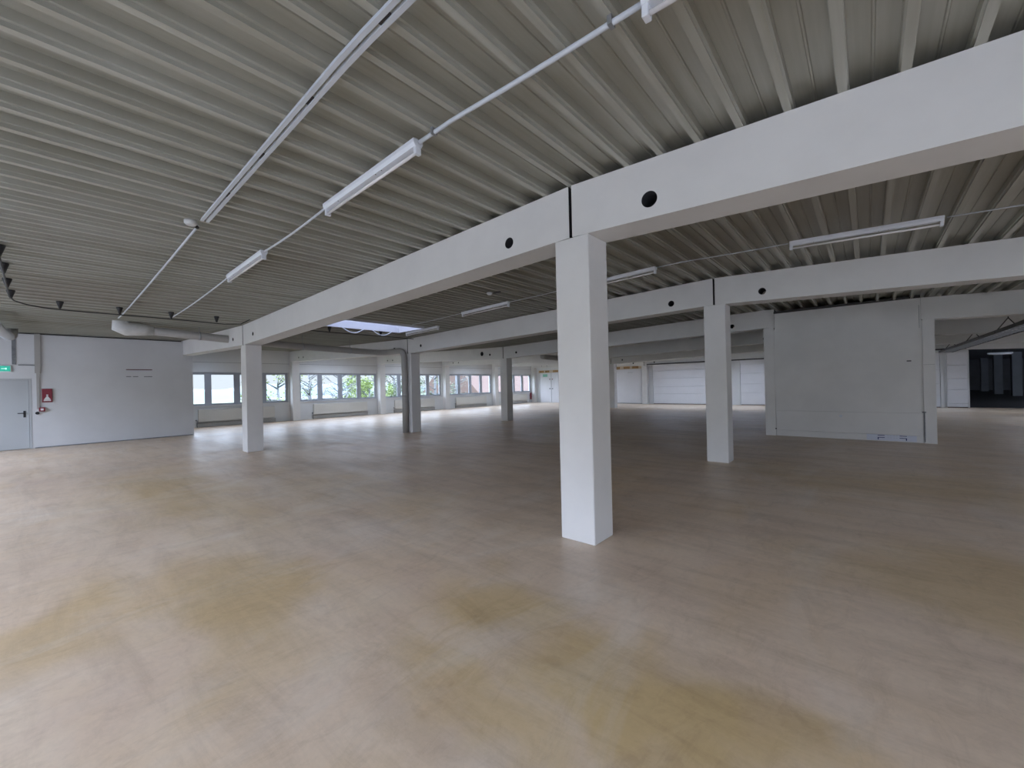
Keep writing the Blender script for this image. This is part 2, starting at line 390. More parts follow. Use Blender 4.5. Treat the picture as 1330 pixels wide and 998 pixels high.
# dark hall beyond the opening
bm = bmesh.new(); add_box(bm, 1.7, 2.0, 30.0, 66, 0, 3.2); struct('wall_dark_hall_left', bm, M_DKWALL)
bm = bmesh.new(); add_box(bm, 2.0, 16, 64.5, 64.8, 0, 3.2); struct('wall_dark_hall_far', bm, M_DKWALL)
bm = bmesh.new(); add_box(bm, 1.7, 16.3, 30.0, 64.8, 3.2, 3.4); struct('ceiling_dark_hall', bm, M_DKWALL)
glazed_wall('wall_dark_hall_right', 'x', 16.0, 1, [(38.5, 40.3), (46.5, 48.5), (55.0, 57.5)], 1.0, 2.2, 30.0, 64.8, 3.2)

# ------------------------------------------------------------------ columns and roof beams
ROW = ['nearest', 'second', 'third', 'fourth', 'fifth', 'rearmost']
def column(x, y, label, w=CW, d=CD, h=None, mat=M_WHITE, joint=True):
    h = (deck(x) - BH - .004) if h is None else h
    bm = bmesh.new(); add_box(bm, x - w/2, x + w/2, y, y + d, .0, h, bev=.012)
    o = obj('concrete_column', bm, mat); tag(o, label, 'column', 'white square concrete columns'); return o
HR = .062
def roof_beam(xa, xb, y, label, holes=(), d=CD, extra=None):
    """precast beam along X between xa and xb, following the roof fall, with round holes cut right through"""
    bm = bmesh.new()
    def zb(x): return deck(x) - BH
    hs = sorted([(h, .175 if not isinstance(h, tuple) else h[1], HR if not isinstance(h, tuple) else h[2]) if not isinstance(h, tuple) else h for h in holes])
    cuts = [xa, xb]; cells = []
    for hx, hz, hr in hs: cuts += [hx - hr * 1.35, hx + hr * 1.35]
    kinks = [k for k in (X1, X2) if xa + .01 < k < xb - .01]; cuts = sorted(cuts + kinks)
    for yy in (y, y + d):
        for a, b in zip(cuts, cuts[1:]):
            hh = [h for h in hs if abs((a + b) / 2 - h[0]) < 1e-6]
            def V(x, z): return bm.verts.new((x, yy, zb(x) + z))
            if not hh:
                bm.faces.new([V(a, 0), V(b, 0), V(b, BH), V(a, BH)])
            else:
                hx, hz, hr = hh[0]; s = hr * 1.35
                bm.faces.new([V(a, 0), V(b, 0), V(b, hz - s), V(a, hz - s)])
                bm.faces.new([V(a, hz + s), V(b, hz + s), V(b, BH), V(a, BH)])
                N = 24
                ring = []; sq = []
                for k in range(N):
                    t = 2 * math.pi * k / N; c, s_ = math.cos(t), math.sin(t); q = s / max(abs(c), abs(s_))
                    ring.append(V(hx + hr * c, hz + hr * s_)); sq.append(V(hx + q * c, hz + q * s_))
                for k in range(N): bm.faces.new([ring[k], ring[(k+1) % N], sq[(k+1) % N], sq[k]])
    for hx, hz, hr in hs:
        N = 24
        for k in range(N):
            t0, t1 = 2 * math.pi * k / N, 2 * math.pi * (k + 1) / N
            ps = []
            for t, yy in ((t0, y), (t1, y), (t1, y + d), (t0, y + d)):
                x = hx + hr * math.cos(t); ps.append(bm.verts.new((x, yy, zb(x) + hz + hr * math.sin(t))))
            f = bm.faces.new(ps); f.smooth = True; f.material_index = 1
    for a, b in zip(cuts, cuts[1:]):
        for z in (0, BH):
            bm.faces.new([bm.verts.new(p) for p in ((a, y, zb(a) + z), (b, y, zb(b) + z), (b, y + d, zb(b) + z), (a, y + d, zb(a) + z))])
    for x in (xa, xb):
        bm.faces.new([bm.verts.new(p) for p in ((x, y, zb(x)), (x, y, zb(x) + BH), (x, y + d, zb(x) + BH), (x, y + d, zb(x)))]).material_index = 1
    bmesh.ops.remove_doubles(bm, verts=bm.verts, dist=2e-4)
    o = obj('roof_beam', bm, [M_WHITE, M_BORE]); tag(o, label, 'beam', 'white concrete roof beams'); return o

G = .017
PIPE_X = -12.78
names = {
 0: ('front white roof beam from the left column to the window side, over the grey pipe end', 'longest near white roof beam rising from the left column to the large central column', 'large white roof beam running from the central column out of the top right'),
 1: ('white roof beam above the windows, left of the column with the grey downpipe', 'white roof beam between the downpipe column and the right-hand column', 'white roof beam from the right-hand column to the right edge, above the boxed wall'),
 2: ('white roof beam over the windows ending at the slim column right of the downpipe', 'white roof beam seen behind the central column, ending at the boxed white wall', 'white roof beam starting on the right shoulder of the boxed white wall'),
 3: ('fourth-row white roof beam reaching the window wall pilaster', 'fourth-row white roof beam, seen under the beam that meets the boxed wall', 'fourth-row white roof beam over the right gap, just above the hanging cable tray'),
 4: ('fifth-row white roof beam at the window wall', 'fifth-row white roof beam with an end joint over the thin far column', 'fifth-row white roof beam in the right gap, behind the hanging cable tray'),
 5: ('rearmost white roof beam above the windows beside the far double doors', 'rearmost white roof beam above the far left sectional door', 'rearmost white roof beam above the opening to the dark hall')}
for r, y in enumerate(YR):
    hl = [(X1 - .83, .2, .052), (X1 - 1.33, .26, .03)] if r == 0 else [(X1 - .83, .2, .052), (XW + 1.2, .17, .045), (XW + 1.75, .17, .045)]
    if r == 2: hl = [(X1 - .83, .2, .052), (X1 - 1.35, .26, .10), (XW + 1.2, .17, .045), (XW + 1.75, .17, .045)]
    if r == 0: hl = [(X1 - .83, .2, .05), (-13.75, .237, .108)]
    d_ = CD if r < 5 else .35
    roof_beam(XW + .001, X1 - G, y, names[r][0], hl, d_)
    xe = X2 - G
    if r == 2: xe = -1.99
    roof_beam(X1 + G, xe, y, names[r][1], [(X1 + .78, .2, .05), (X2 - .83, .165, HR)], d_)
    xs_ = X2 + G
    if r == 2: xs_ = .985
    roof_beam(xs_, X3 if r else X3, y, names[r][2], [] if r == 2 else [(X2 + .82, .165, .072 if r < 1 else HR)], d_)
column(X1, YR[0], 'white square column at left, in front of the first window bay')
column(X2, YR[0], 'largest white square column, near the centre of the hall')
column(X1, YR[1], 'white square column with a grey downpipe on its left side')
column(X2, YR[1], 'white square column between the central column and the boxed wall')
column(X1, YR[2], 'slim white column right of the downpipe column, in front of the far windows')
column(X1, YR[3], 'white column hidden just behind the large central column')
column(X1, YR[4], 'thin far white column just right of the large central column')
column(X1, YR[5], 'white column between the far white sliding panel and the sectional door')
column(X2, YR[3], 'white column hidden behind the boxed white wall, nearer one')
column(X2, YR[4], 'white column hidden behind the boxed white wall, farther one')
column(X2, YR[5], 'white column at the end wall hidden behind the boxed wall')
# window-wall pilasters
PL = ['pilaster between first and second window bay, below two small beam holes', 'pilaster between second and third window bay, left of the downpipe', 'pilaster between third and fourth window bay, right of the downpipe column', 'pilaster between fourth and fifth window bay, left of the slim column', 'pilaster in the far corner beside the double doors']
for y, l in zip(YR[1:], PL):
    h = deck(XW + .17) - BH - .006
    bm = bmesh.new(); add_box(bm, XW + .001, XW + .35, y, y + CD - .01, 0, h, bev=.008)
    tag(obj('wall_pilaster', bm, M_WHITE), 'white ' + l, 'pilaster', 'white pilasters along the windows')
bm = bmesh.new(); add_box(bm, XW + .001, XW + .35, YR[0], YR[0] + CD - .01, 0, deck(XW + .17) - BH - .006, bev=.008)
struct('trim_2', bm, M_WHITE)
# columns carrying the right ends (along the right wall, off to the side of the view)
for y in YR[:5]:
    bm = bmesh.new(); add_box(bm, X3 - .2, X3 + .2, y, y + CD, 0, deck(X3) - BH - .02, bev=.008)
    struct('trim_right_pilaster', bm, M_WHITE)
# columns in the dark hall
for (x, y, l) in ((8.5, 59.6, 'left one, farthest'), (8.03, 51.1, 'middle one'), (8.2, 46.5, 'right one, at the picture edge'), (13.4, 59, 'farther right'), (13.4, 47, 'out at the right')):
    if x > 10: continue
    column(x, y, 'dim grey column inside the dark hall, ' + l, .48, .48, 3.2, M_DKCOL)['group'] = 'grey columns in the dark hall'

# ------------------------------------------------------------------ boxed white wall (shaft) in the third row
t = thing('boxed_shaft_wall', 'broad white boxed wall with a low access board, right of the middle', 'wall box', (-.53, 14.5, 0))
def rel(o, root): o.parent = root; o.matrix_parent_inverse = Matrix.Translation(-root.location); return o
bm = bmesh.new()
yb = 13.76
add_box(bm, -2.255, -2.0, yb, 15.9, 0, deck(-2.2) - BH - .012)
add_box(bm, 1.0, 1.205, yb, 15.9, 0, deck(1.1) - BH - .006)
add_box(bm, -1.985, .98, yb + .035, 15.9, .0, 3.47)
add_box(bm, -2.0, -1.985, yb + .035, 15.9, 0, 3.02); add_box(bm, .98, 1.0, yb + .035, 15.9, 0, 2.93)
rel(obj('wall_body', bm, M_WHITE), t)
bm = bmesh.new(); add_box(bm, -1.98, .975, yb - .015, yb + .034, .17, .715, bev=.006); ap = rel(obj('access_board', bm, M_WHITE), t)
bm = bmesh.new(); add_box(bm, -1.98, .975, yb, yb + .034, .005, .165); rel(obj('plinth_board', bm, M_WHITE), t)
bm = bmesh.new(); add_disc_y(bm, -.55, yb - .028, yb - .015, .60, .035); rel(obj('lock_plate', bm, M_CONDUIT), t)
bm = bmesh.new(); add_box(bm, .99, 1.012, yb - .006, yb + .0, .03, .74); add_box(bm, .96, 1.03, yb - .018, yb, .725, .755); rel(obj('dark_edge_strip', bm, M_GREYSTRIP), t)['label'] = 'dark vertical edge strip'
bm = bmesh.new(); add_box(bm, -2.0, .98, yb + .03, yb + .06, 3.47, 3.535); rel(obj('top_closing_strip', bm, M_DARK), t)['label'] = 'dark closing strip under the deck'
bm = bmesh.new(); add_box(bm, .72, .80, yb + .0, yb + .034, 1.96, 1.985); add_disc_y(bm, -2.0, yb - .02, yb, .2, .018, 10); rel(obj('small_hook', bm, M_BLACK), t)
bm = bmesh.new(); add_box(bm, 1.005, 1.19, yb - .003, yb + .0, 1.867, 1.872); add_box(bm, .950, .957, yb + .031, yb + .034, 2.75, 3.3); rel(obj('plaster_crack', bm, M_GREYSTRIP), t)
# sticker with blue corner marks
st = thing('sticker', 'pale sticker with dark blue corner marks low on the boxed white wall', 'sticker', (.4, yb, .1))
bm = bmesh.new(); add_box(bm, -.05, .86, yb - .003, yb - .0005, .02, .165); rel(obj('sticker_sheet', bm, M_PALEBLUE), st)
ys_ = (yb - .005, yb - .0032)
for a in ((.16, .29, .138, .152), (.17, .29, .085, .10), (.16, .18, .04, .10), (.56, .69, .138, .152), (.56, .68, .085, .10), (.67, .69, .04, .10)): rel(boxobj('corner_mark', (a[0], a[1], ys_[0], ys_[1], a[2], a[3]), M_BLUE), st)
for x in (.34, .385, .45, .495):
    for z in (.143, .09): rel(boxobj('dash_mark', (x, x + .03, ys_[0], ys_[1], z, z + .006), M_TRIM), st)

# ------------------------------------------------------------------ end wall fittings
ye = YE - .002
def plane_set(): pass
# double doors
d = thing('double_door', 'white far double door with a green sign, left of the central column', 'door', (-21.1, ye, 0))
rel(boxobj('door_frame', (-22.42, -22.32, ye - .05, ye, 0, 2.63), M_WALL), d)
rel(boxobj('door_frame', (-19.9, -19.8, ye - .05, ye, 0, 2.63), M_WALL), d)
l1 = rel(boxobj('door_leaf', (-22.3, -21.13, ye - .045, ye, .01, 2.62), M_PANEL), d)
l2 = rel(boxobj('door_leaf', (-21.09, -19.92, ye - .045, ye, .01, 2.62), M_PANEL), d)
rel(boxobj('door_gap', (-21.13, -21.09, ye - .02, ye, .01, 2.62), M_GREYSTRIP), d)
for x in (-21.25, -20.97):
    rel(boxobj('door_handle', (x - .05, x + .05, ye - .10, ye - .046, 1.2, 1.26), M_DARK), d)
    rel(boxobj('door_bolt', (x - .04, x + .04, ye - .08, ye - .046, 2.02, 2.10), M_RED), d)
s = tag(boxobj('door_sign', (-22.0, -21.5, ye - .052, ye - .047, 2.28, 2.52), M_GREENS), 'faded green sign on the left leaf of the far double door', 'sign')
# boarding band above the doors
b = thing('board_band', 'pale band with brown boards above the far doors', 'boarding', (-17.6, ye, 2.9))
rel(boxobj('band', (-22.5, -12.72, ye - .03, ye, 2.635, 2.87), M_BAND), b)
for x0, x1 in ((-22.4, -21.9), (-21.75, -21.3), (-20.9, -20.3), (-19.9, -19.2), (-18.3, -17.6), (-16.6, -16.0), (-15.05, -14.55), (-14.25, -13.75), (-13.55, -13.05)):
    rel(boxobj('board', (x0, x1, ye - .04, ye - .031, 2.67, 2.84), M_WOOD), b)
# white sliding panel
d = thing('sliding_door', 'plain white sliding door just right of the central column', 'door', (-13.9, ye, 0))
rel(boxobj('door_leaf', (-15.4, -12.82, ye - .07, ye, .05, 2.62), M_PANEL), d)
rel(boxobj('floor_rail', (-15.4, -12.82, ye - .09, ye, .0, .045), M_STEEL), d)
rel(boxobj('handle', (-13.9, -13.5, ye - .085, ye - .071, 2.36, 2.38), M_STEEL), d)
# sectional doors
def sectional(x0, x1, z1, joints, label, jamb=True):
    d = thing('sectional_door', label, 'door', ((x0 + x1) / 2, ye, 0))
    zs = [.03] + joints + [z1]
    for a, b_ in zip(zs, zs[1:]):
        rel(boxobj('door_section', (x0, x1, ye - .06, ye, a + .006, b_ - .006), M_PANEL, bev=.01), d)
    rel(boxobj('seal', (x0 + .01, x1 - .01, ye - .03, ye, .0, .03), M_MAROON), d)
    if jamb:
        for xx in ((x0 - .12, x0 - .01), (x1 + .01, x1 + .12)):
            rel(boxobj('guide_rail', (xx[0], xx[1], ye - .09, ye, 0, z1), M_WALL), d)
    return d
sectional(-11.95, -7.1, 2.87, [.75, 1.25, 1.85, 2.42], 'wide white sectional door with horizontal joints, left of the right-hand column')
sectional(-6.2, -2.7, 2.87, [.80, 1.36, 2.03, 2.6], 'white sectional door partly hidden by the boxed wall')
sectional(-1.9, 2.74, 2.75, [.62, 1.2, 1.9], 'white sectional door edge seen just right of the boxed wall')
sectional(2.98, 3.68, 2.74, [.2, .9, 1.44, 2.1], 'narrow bright white panel stack left of the dark opening', jamb=False)
rel_ = boxobj('cable_tray', (-12.2, 3.6, YR[5] - .13, YR[5] - .005, 2.86, 2.93), M_DARK)
tag(rel_, 'dark cable tray fixed along the rearmost beam above the sectional doors', 'cable tray')
# white strip lamp near the dark opening
lp = thing('strip_lamp', 'white strip lamp hanging in the dark opening', 'lamp', (5.3, 33.9, 2.7))
rel(boxobj('housing', (4.95, 5.85, 33.85, 33.95, 2.70, 2.78), M_LAMP, bev=.01), lp)
bm = bmesh.new(); add_tube(bm, [(5.0, 33.9, 2.68), (5.8, 33.9, 2.68)], .02); rel(obj('tube', bm, M_TUBE), lp)
for x in (5.1, 5.7):
    bm = bmesh.new(); add_tube(bm, [(x, 33.9, 2.78), (x, 33.9, 3.2)], .006); rel(obj('hanger_rod', bm, M_STEEL), lp)

# ------------------------------------------------------------------ hanging ladder tray on the right
tr = thing('ladder_cable_tray', 'dark ladder cable tray hanging at the right, above the dark opening', 'cable tray', (2.85, 22, 2.74))
ty0, ty1 = 9.6, 28.6
for x in (2.63, 3.07):
    rel(boxobj('side_rail', (x - .012, x + .012, ty0, ty1, 2.70, 2.79), M_DARK), tr)
y = ty0 + .1
while y < ty1: rel(boxobj('rung', (2.642, 3.058, y, y + .05, 2.705, 2.722), M_STEEL), tr); y += .4
for y in (12.0, 16.9, 21.5, 26.6):
    for x in (2.61, 3.09):
        bm = bmesh.new(); add_tube(bm, [(2.85, y, deck(2.85)), (2.85, y, 3.1), (x, y, 2.72)], .012, 8); rel(obj('hanger', bm, M_DARK), tr)
bm = bmesh.new()
for k in range(3): add_tube(bm, [(2.74 + .1 * k, ty0 + .3 * j, 2.745 + .012 * math.sin(j * .9 + k)) for j in range(60)], .018, 6)
rel(obj('cable_bundle', bm, M_BLACK), tr)

# ------------------------------------------------------------------ drain pipe with wrapped elbow
def arc(c, r, a0, a1, n, plane='yz'):
    o = []
    for k in range(n + 1):
        a = math.radians(a0 + (a1 - a0) * k / n); u, v = r * math.cos(a), r * math.sin(a)
        o.append((c[0], c[1] + u, c[2] + v) if plane == 'yz' else (c[0] + u, c[1] + v, c[2]))
    return o
PA = -13.75; DX, DY = -12.51, 8.585
pt = thing('drain_pipe', 'thick grey drain pipe through the front beam and down the second column', 'pipe', (DX, DY, 0))
PR = .105
def bend(p, q, r, n=7):
    """rounded corner at p between directions q[0] and q[1]"""
    a, b = Vector(q[0]).normalized(), Vector(q[1]).normalized(); P = Vector(p); out = []
    for k in range(n + 1):
        t = k / n; A = P - a * r * (1 - t); B = P + b * r * t; out.append(tuple(A.lerp(B, t)))
    return out
pts = [(PA, 1.55, 3.215), (PA, 3.5, 3.10), (PA, 5.6, 3.0), (PA, 7.2, 2.955)]
pts += bend((PA, DY, 2.93), ((0, 1, 0), (1, .0, .0)), .42) + bend((DX, DY, 2.94), ((1, 0, 0), (0, 0, -1)), .34) + [(DX, DY, 1.3), (DX, DY, 0)]
bm = bmesh.new(); add_tube(bm, pts, PR, 20); rel(obj('pipe_run', bm, M_PIPE), pt)
bm = bmesh.new(); add_tube(bm, [(PA, 1.95, 3.195), (PA, 1.68, 3.205), (PA, 1.44, 3.21), (PA, 1.32, 3.27), (PA, 1.34, 3.34), (PA, 1.38, deck(PA) + .05)], [.112, .155, .175, .18, .16, .14], 20)
rel(obj('wrapped_elbow', bm, M_WRAP), pt)['label'] = 'white insulated elbow'
for y, z in ((2.9, 3.135), (5.6, 3.0), (7.2, 2.955)):
    bm = bmesh.new(); add_tube(bm, [(PA, y - .02, z), (PA, y + .02, z)], PR + .008, 20); add_tube(bm, [(PA, y, z + PR), (PA, y, deck(PA) + .02)], .008, 8)
    rel(obj('pipe_clamp', bm, M_STEEL), pt)
bm = bmesh.new(); add_tube(bm, [(DX, DY, 1.3), (DX, DY, 1.36)], PR + .01, 20); rel(obj('pipe_socket', bm, M_PIPE), pt)
pt = thing('drain_pipe', 'short grey pipe end under the third beam, left of the central column', 'pipe', (PIPE_X, 18.0, 3.0))
bm = bmesh.new(); add_tube(bm, [(PIPE_X, 17.2, 3.06), (PIPE_X, 18.99, 3.0)], .13, 16); rel(obj('pipe_run', bm, M_PIPE), pt)
bm = bmesh.new(); add_tube(bm, [(PIPE_X, 17.6, 3.15), (PIPE_X, 17.6, deck(PIPE_X) - .002)], .008, 8); rel(obj('pipe_clamp', bm, M_STEEL), pt)
bm = bmesh.new(); add_tube(bm, [(PIPE_X, 17.2, 3.06), (PIPE_X, 17.2, 3.3), (PIPE_X, 17.2, deck(PIPE_X) - .004)], .11, 16); rel(obj('pipe_riser', bm, M_PIPE), pt)
# ------------------------------------------------------------------ strip lamps with their conduits
def lamp(x_hi, x_lo, y, label):
    za, zb_ = deck(x_hi), deck(x_lo)
    L = x_hi - x_lo; ang = math.atan2(za - zb_, L)
    o = thing('strip_lamp', label, 'lamp', ((x_hi + x_lo) / 2, y, (za + zb_) / 2 - .002), 'white fluorescent strip lamps under the deck', (0, -ang, 0))
    bm = bmesh.new()
    # inverted-trough housing
    h = L / 2
    prof = [(-.045, 0), (-.045, -.03), (-.03, -.058), (.03, -.058), (.045, -.03), (.045, 0)]
    r0 = [bm.verts.new((-h, p[0], p[1])) for p in prof]; r1 = [bm.verts.new((h, p[0], p[1])) for p in prof]
    for k in range(6): bm.faces.new((r0[k], r0[(k+1) % 6], r1[(k+1) % 6], r1[k]))
    bm.faces.new(r0); bm.faces.new(r1)
    obj('housing', bm, M_LAMP, o)
    for s in (-1, 1):
        bm = bmesh.new(); add_box(bm, s * h - .035 * (s > 0), s * h + .035 * (s < 0), -.028, .028, -.118, -.056, bev=.006); hd = obj('lamp_holder', bm, M_LAMP, o)
    bm = bmesh.new(); add_tube(bm, [(-h + .034, 0, -.095), (h - .034, 0, -.095)], .0135, 14); obj('tube', bm, M_TUBE, o)
    for dx in (-.32 * L, .12 * L, .18 * L):
        bm = bmesh.new(); add_tube(bm, [(dx, -.02, -.057), (dx, -.02, -.0595)], .006, 8); obj('screw', bm, M_DARK, o)
    return o
ys = 2.03
lamp(.75, -.82, ys, 'nearest white strip lamp, cut by the top edge of the picture')
lamp(-2.70, -4.30, ys, 'white strip lamp on the near conduit, left of the central column top')
lamp(-6.15, -7.70, ys, 'small white strip lamp farthest left on the near conduit')
y2 = 7.02
lamp(.72, -.80, y2, 'long white strip lamp above the right-hand column, right side')
lamp(-2.73, -4.30, y2, 'white strip lamp just right of the central column')
lamp(-6.12, -7.68, y2, 'white strip lamp left of the central column, behind the front beam')
lamp(-9.60, -11.20, 7.80, 'white strip lamp beside the skylight edge')
def conduit(name, pts, r, label, mat=M_CONDUIT, cat='conduit', clips=()):
    t = thing(name, label, cat, pts[0])
    bm = bmesh.new(); add_tube(bm, pts, r, 10); rel(obj('pipe', bm, mat), t)
    for p in clips:
        bm = bmesh.new(); add_box(bm, p[0] - .012, p[0] + .012, p[1] - r - .008, p[1] + r + .008, p[2] - r - .004, deck(p[0]) + .0); rel(obj('clip', bm, M_STEEL), t)
    return t
def run(xa, xb, y, dz, sag=0.0, n=10, wob=0.0):
    return [(xa + (xb - xa) * k / n, y + wob * math.sin(k * 1.7), deck(xa + (xb - xa) * k / n) - dz - sag * math.sin(math.pi * k / n)) for k in range(n + 1)]
conduit('lamp_conduit', run(-.83, -2.68, ys, .03, .012), .016, 'grey-white conduit between the two nearest strip lamps', clips=[(-1.0, ys, deck(-1.0) - .03), (-2.5, ys, deck(-2.5) - .03)])
conduit('lamp_conduit', run(-4.32, -6.13, ys, .022, .02), .012, 'thin conduit between the second and the small third strip lamp')
conduit('lamp_conduit', run(-7.72, -12.2, ys, .022, .03), .012, 'thin conduit running from the small third lamp to the pipe end')
conduit('lamp_conduit', run(.74, 4.0, y2, .02, .01), .008, 'thin conduit right of the long lamp at the right')
conduit('lamp_conduit', run(-.82, -2.71, y2, .02, .01), .008, 'thin conduit between the lamps above the right-hand column')
conduit('lamp_conduit', run(-4.32, -6.10, y2, .02, .01), .008, 'thin conduit meeting the central column from the left')
conduit('lamp_conduit', run(-7.70, -9.8, y2, .02, .01), .008, 'thin conduit left of the lamp behind the front beam')
# double trunking
t = thing('trunking', 'pair of parallel white trunking rails crossing the near ceiling', 'trunking', (-2.5, 1.24, 3.55))
for dy in (-.025, .025):
    bm = bmesh.new(); n = 24; ra, rb = [], []
    for k in range(n + 1):
        x = 2.0 + (-5.55 - 2.0) * k / n; z = deck(x) - .002
        for lst, pr in ((ra, None),):
            lst.append([bm.verts.new((x, 1.24 + dy + a, z + b)) for a, b in ((-.014, 0), (.014, 0), (.014, -.022), (-.014, -.022))])
    for a, b in zip(ra, ra[1:]):
        for k in range(4): bm.faces.new((a[k], a[(k+1) % 4], b[(k+1) % 4], b[k]))
    bm.faces.new(ra[0]); bm.faces.new(ra[-1])
    rel(obj('rail', bm, M_CONDUIT), t)
for k in range(24):
    xa = 1.8 - k * .31
    if k % 3 == 0: rel(boxobj('spacer', (xa - .05, xa + .05, 1.2295, 1.2505, deck(xa) - .016, deck(xa) - .008), M_DARK), t)
conduit('ceiling_conduit', run(-5.75, -12.9, 1.22, .018, .02), .013, 'single white conduit continuing from the trunking to the wrapped elbow')
j = thing('junction_box', 'small round white box at the end of the double trunking', 'junction box', (-5.68, 1.14, deck(-5.68)))
bm = bmesh.new(); add_tube(bm, [(-5.68, 1.14, deck(-5.68)), (-5.68, 1.14, deck(-5.68) - .03), (-5.68, 1.14, deck(-5.68) - .05)], [.062, .062, .045], 20); rel(obj('housing', bm, M_WRAP), j)
bm = bmesh.new(); add_tube(bm, [(-5.70, 1.17, deck(-5.68) - .03), (-5.76, 1.215, deck(-5.68) - .035)], .02, 10); rel(obj('cable_gland', bm, M_BLACK), j)
j = thing('smoke_detector', 'small white detector on the deck above the middle strip lamp', 'detector', (-5.84, 6.1, deck(-5.84)))
bm = bmesh.new(); add_tube(bm, [(-5.84, 6.1, deck(-5.84)), (-5.84, 6.1, deck(-5.84) - .02), (-5.84, 6.1, deck(-5.84) - .05)], [.06, .06, .04], 20); rel(obj('housing', bm, M_LAMP), j)
bm = bmesh.new(); add_box(bm, -5.80, -5.62, 6.17, 6.21, deck(-5.7) - .02, deck(-5.7)); rel(obj('base_plate', bm, M_DARK), j)

# ------------------------------------------------------------------ black festoon cable with cone hangers
def cz(x): return deck(x) - .15
kx = -11.5
pts = [(2.0, -.29, cz(2.0))] + [(x, -.29, cz(x)) for x in (0, -2, -4, -6, -8, -9, -10, -10.6)]
pts += [(-11.5 + .75 * math.cos(math.radians(a)), .46 + .75 * math.sin(math.radians(a)), cz(-11.3)) for a in (250 + 20, )] if 0 else []
pts += [(-10.95, -.25, cz(-11)), (-11.25, -.12, cz(-11.2)), (-11.43, .08, cz(-11.4)), (-11.49, .35, cz(-11.5)), (kx, 1.0, cz(kx)), (kx, 2.0, cz(kx)), (kx, 2.9, cz(kx) - .015), (kx, 3.25, deck(kx) - .13), (kx - .12, 3.5, deck(kx) + .03)]
pts += [(kx - .12, 3.75, deck(kx) + .035), (kx - .12, 4.0, deck(kx) + .03), (kx, 4.3, cz(kx) + .05), (kx, 4.8, cz(kx) + .01), (kx, 5.4, cz(kx)), (kx + .1, 7.2, cz(kx)), (kx + .1, 8.2, cz(kx))]
t = thing('black_cable', 'black cable slung along the near ceiling and over the front beam', 'cable', pts[0])
bm = bmesh.new(); add_tube(bm, pts, .011, 8); rel(obj('cable_run', bm, M_BLACK), t)
cone_pts = [(x, -.29) for x in (-2.3, -3.25, -4.2, -5.15, -6.1, -7.05)] + [(-8.0, -.29), (-8.95, -.29), (-9.93, -.29), (-10.85, -.28)] + [(-11.47, .29), (kx, 1.11), (kx, 1.93), (kx, 2.76), (kx, 5.43), (kx + .08, 7.0)]
words = ['first corner-side cone before the bend, lowest on the left edge', '', '']
cl = {6: 'top one at the left edge', 7: 'second from top at the left edge', 8: 'third from top at the left edge', 9: 'the one right at the bend of the cable', 10: 'first after the bend', 11: 'above the wrapped pipe elbow', 12: 'second last before the front beam', 13: 'last before the front beam', 14: 'left one below the skylight', 15: 'right one below the skylight'}
for i, (x, y) in enumerate(cone_pts):
    if i < 6: continue
    zt = deck(x) + .002
    bm = bmesh.new(); add_tube(bm, [(x, y, zt), (x, y, zt - .02), (x, y, cz(x) + .012)], [.052, .05, .014], 14)
    tag(obj('cone_hanger', bm, M_BLACK), 'black cone-shaped cable hanger, ' + cl[i], 'cable hanger', 'black cone hangers on the ceiling')

# white loops at the skylight
for i, (x0, x1, lab) in enumerate(((-11.2, -10.55, 'left'), (-10.9, -10.2, 'right'))):
    ya = 6.05 + i * .95
    pts = [(-11.33 + .0 * k, ya - .33 + .66 * k / 12, deck(-11.3) - .005 - .13 * math.sin(math.pi * k / 12)) for k in range(13)]
    bm = bmesh.new(); add_tube(bm, pts, .012, 8); tag(obj('cable_loop', bm, M_LAMP), 'white cable loop hanging below the skylight edge, %s one' % lab, 'cable')

# ------------------------------------------------------------------ left wall fittings
d = bpy.data.objects.new('door_1', None); C.objects.link(d); d.location = (XL, -.6, 0); d['kind'] = 'structure'
rel(boxobj('door_leaf', (XL - .12, XL - .06, DY0 + .06, DY1 - .055, .012, DZ - .05), M_DOORG, bev=.004), d)
bm = bmesh.new()
for q in ((DY0 + .002, DY0 + .055, 0, DZ - .002), (DY1 - .05, DY1 - .002, 0, DZ - .002), (DY0 + .055, DY1 - .05, DZ - .05, DZ - .002)): add_box(bm, XL - .14, XL + .008, *q)
rel(obj('door_frame', bm, M_DOORG), d)
bm = bmesh.new(); add_box(bm, XL - .06, XL - .05, -.30, -.25, .96, 1.16, bev=.003); add_tube(bm, [(XL - .05, -.275, 1.09), (XL + .0, -.275, 1.09), (XL + .005, -.30, 1.09), (XL + .005, -.41, 1.092)], .012, 10)
rel(obj('door_handle', bm, M_BLACK), d)
# room behind the door is a closed wall
bm = bmesh.new(); add_box(bm, XL - .22, XL - .15, DY0, DY1, 0, DZ); struct('wall_behind_door', bm, M_WALL)
e = thing('exit_sign', 'lit green emergency exit sign above the grey door', 'sign', (XL, -.72, 2.43))
rel(boxobj('sign_body', (XL + .001, XL + .05, -.97, -.515, 2.335, 2.525), M_LAMP, bev=.006), e)
rel(boxobj('sign_face', (XL + .0505, XL + .054, -.96, -.53, 2.35, 2.51), M_EXIT), e)
bm = bmesh.new()
X = (XL + .0545, XL + .057)
add_box(bm, *X, -.945, -.85, 2.37, 2.49)                                    # door field
add_box(bm, *X, -.70, -.60, 2.42, 2.438); add_box(bm, *X, -.625, -.60, 2.405, 2.455)  # arrow
add_box(bm, *X, -.80, -.765, 2.46, 2.49); add_box(bm, *X, -.81, -.77, 2.41, 2.455); add_box(bm, *X, -.83, -.80, 2.375, 2.41); add_box(bm, *X, -.775, -.74, 2.385, 2.405)
rel(obj('pictogram', bm, M_EXITW), e)
t = thing('wall_trunking', 'grey vertical trunking between the door and the fire alarm sign', 'trunking', (XL, .02, 1.05))
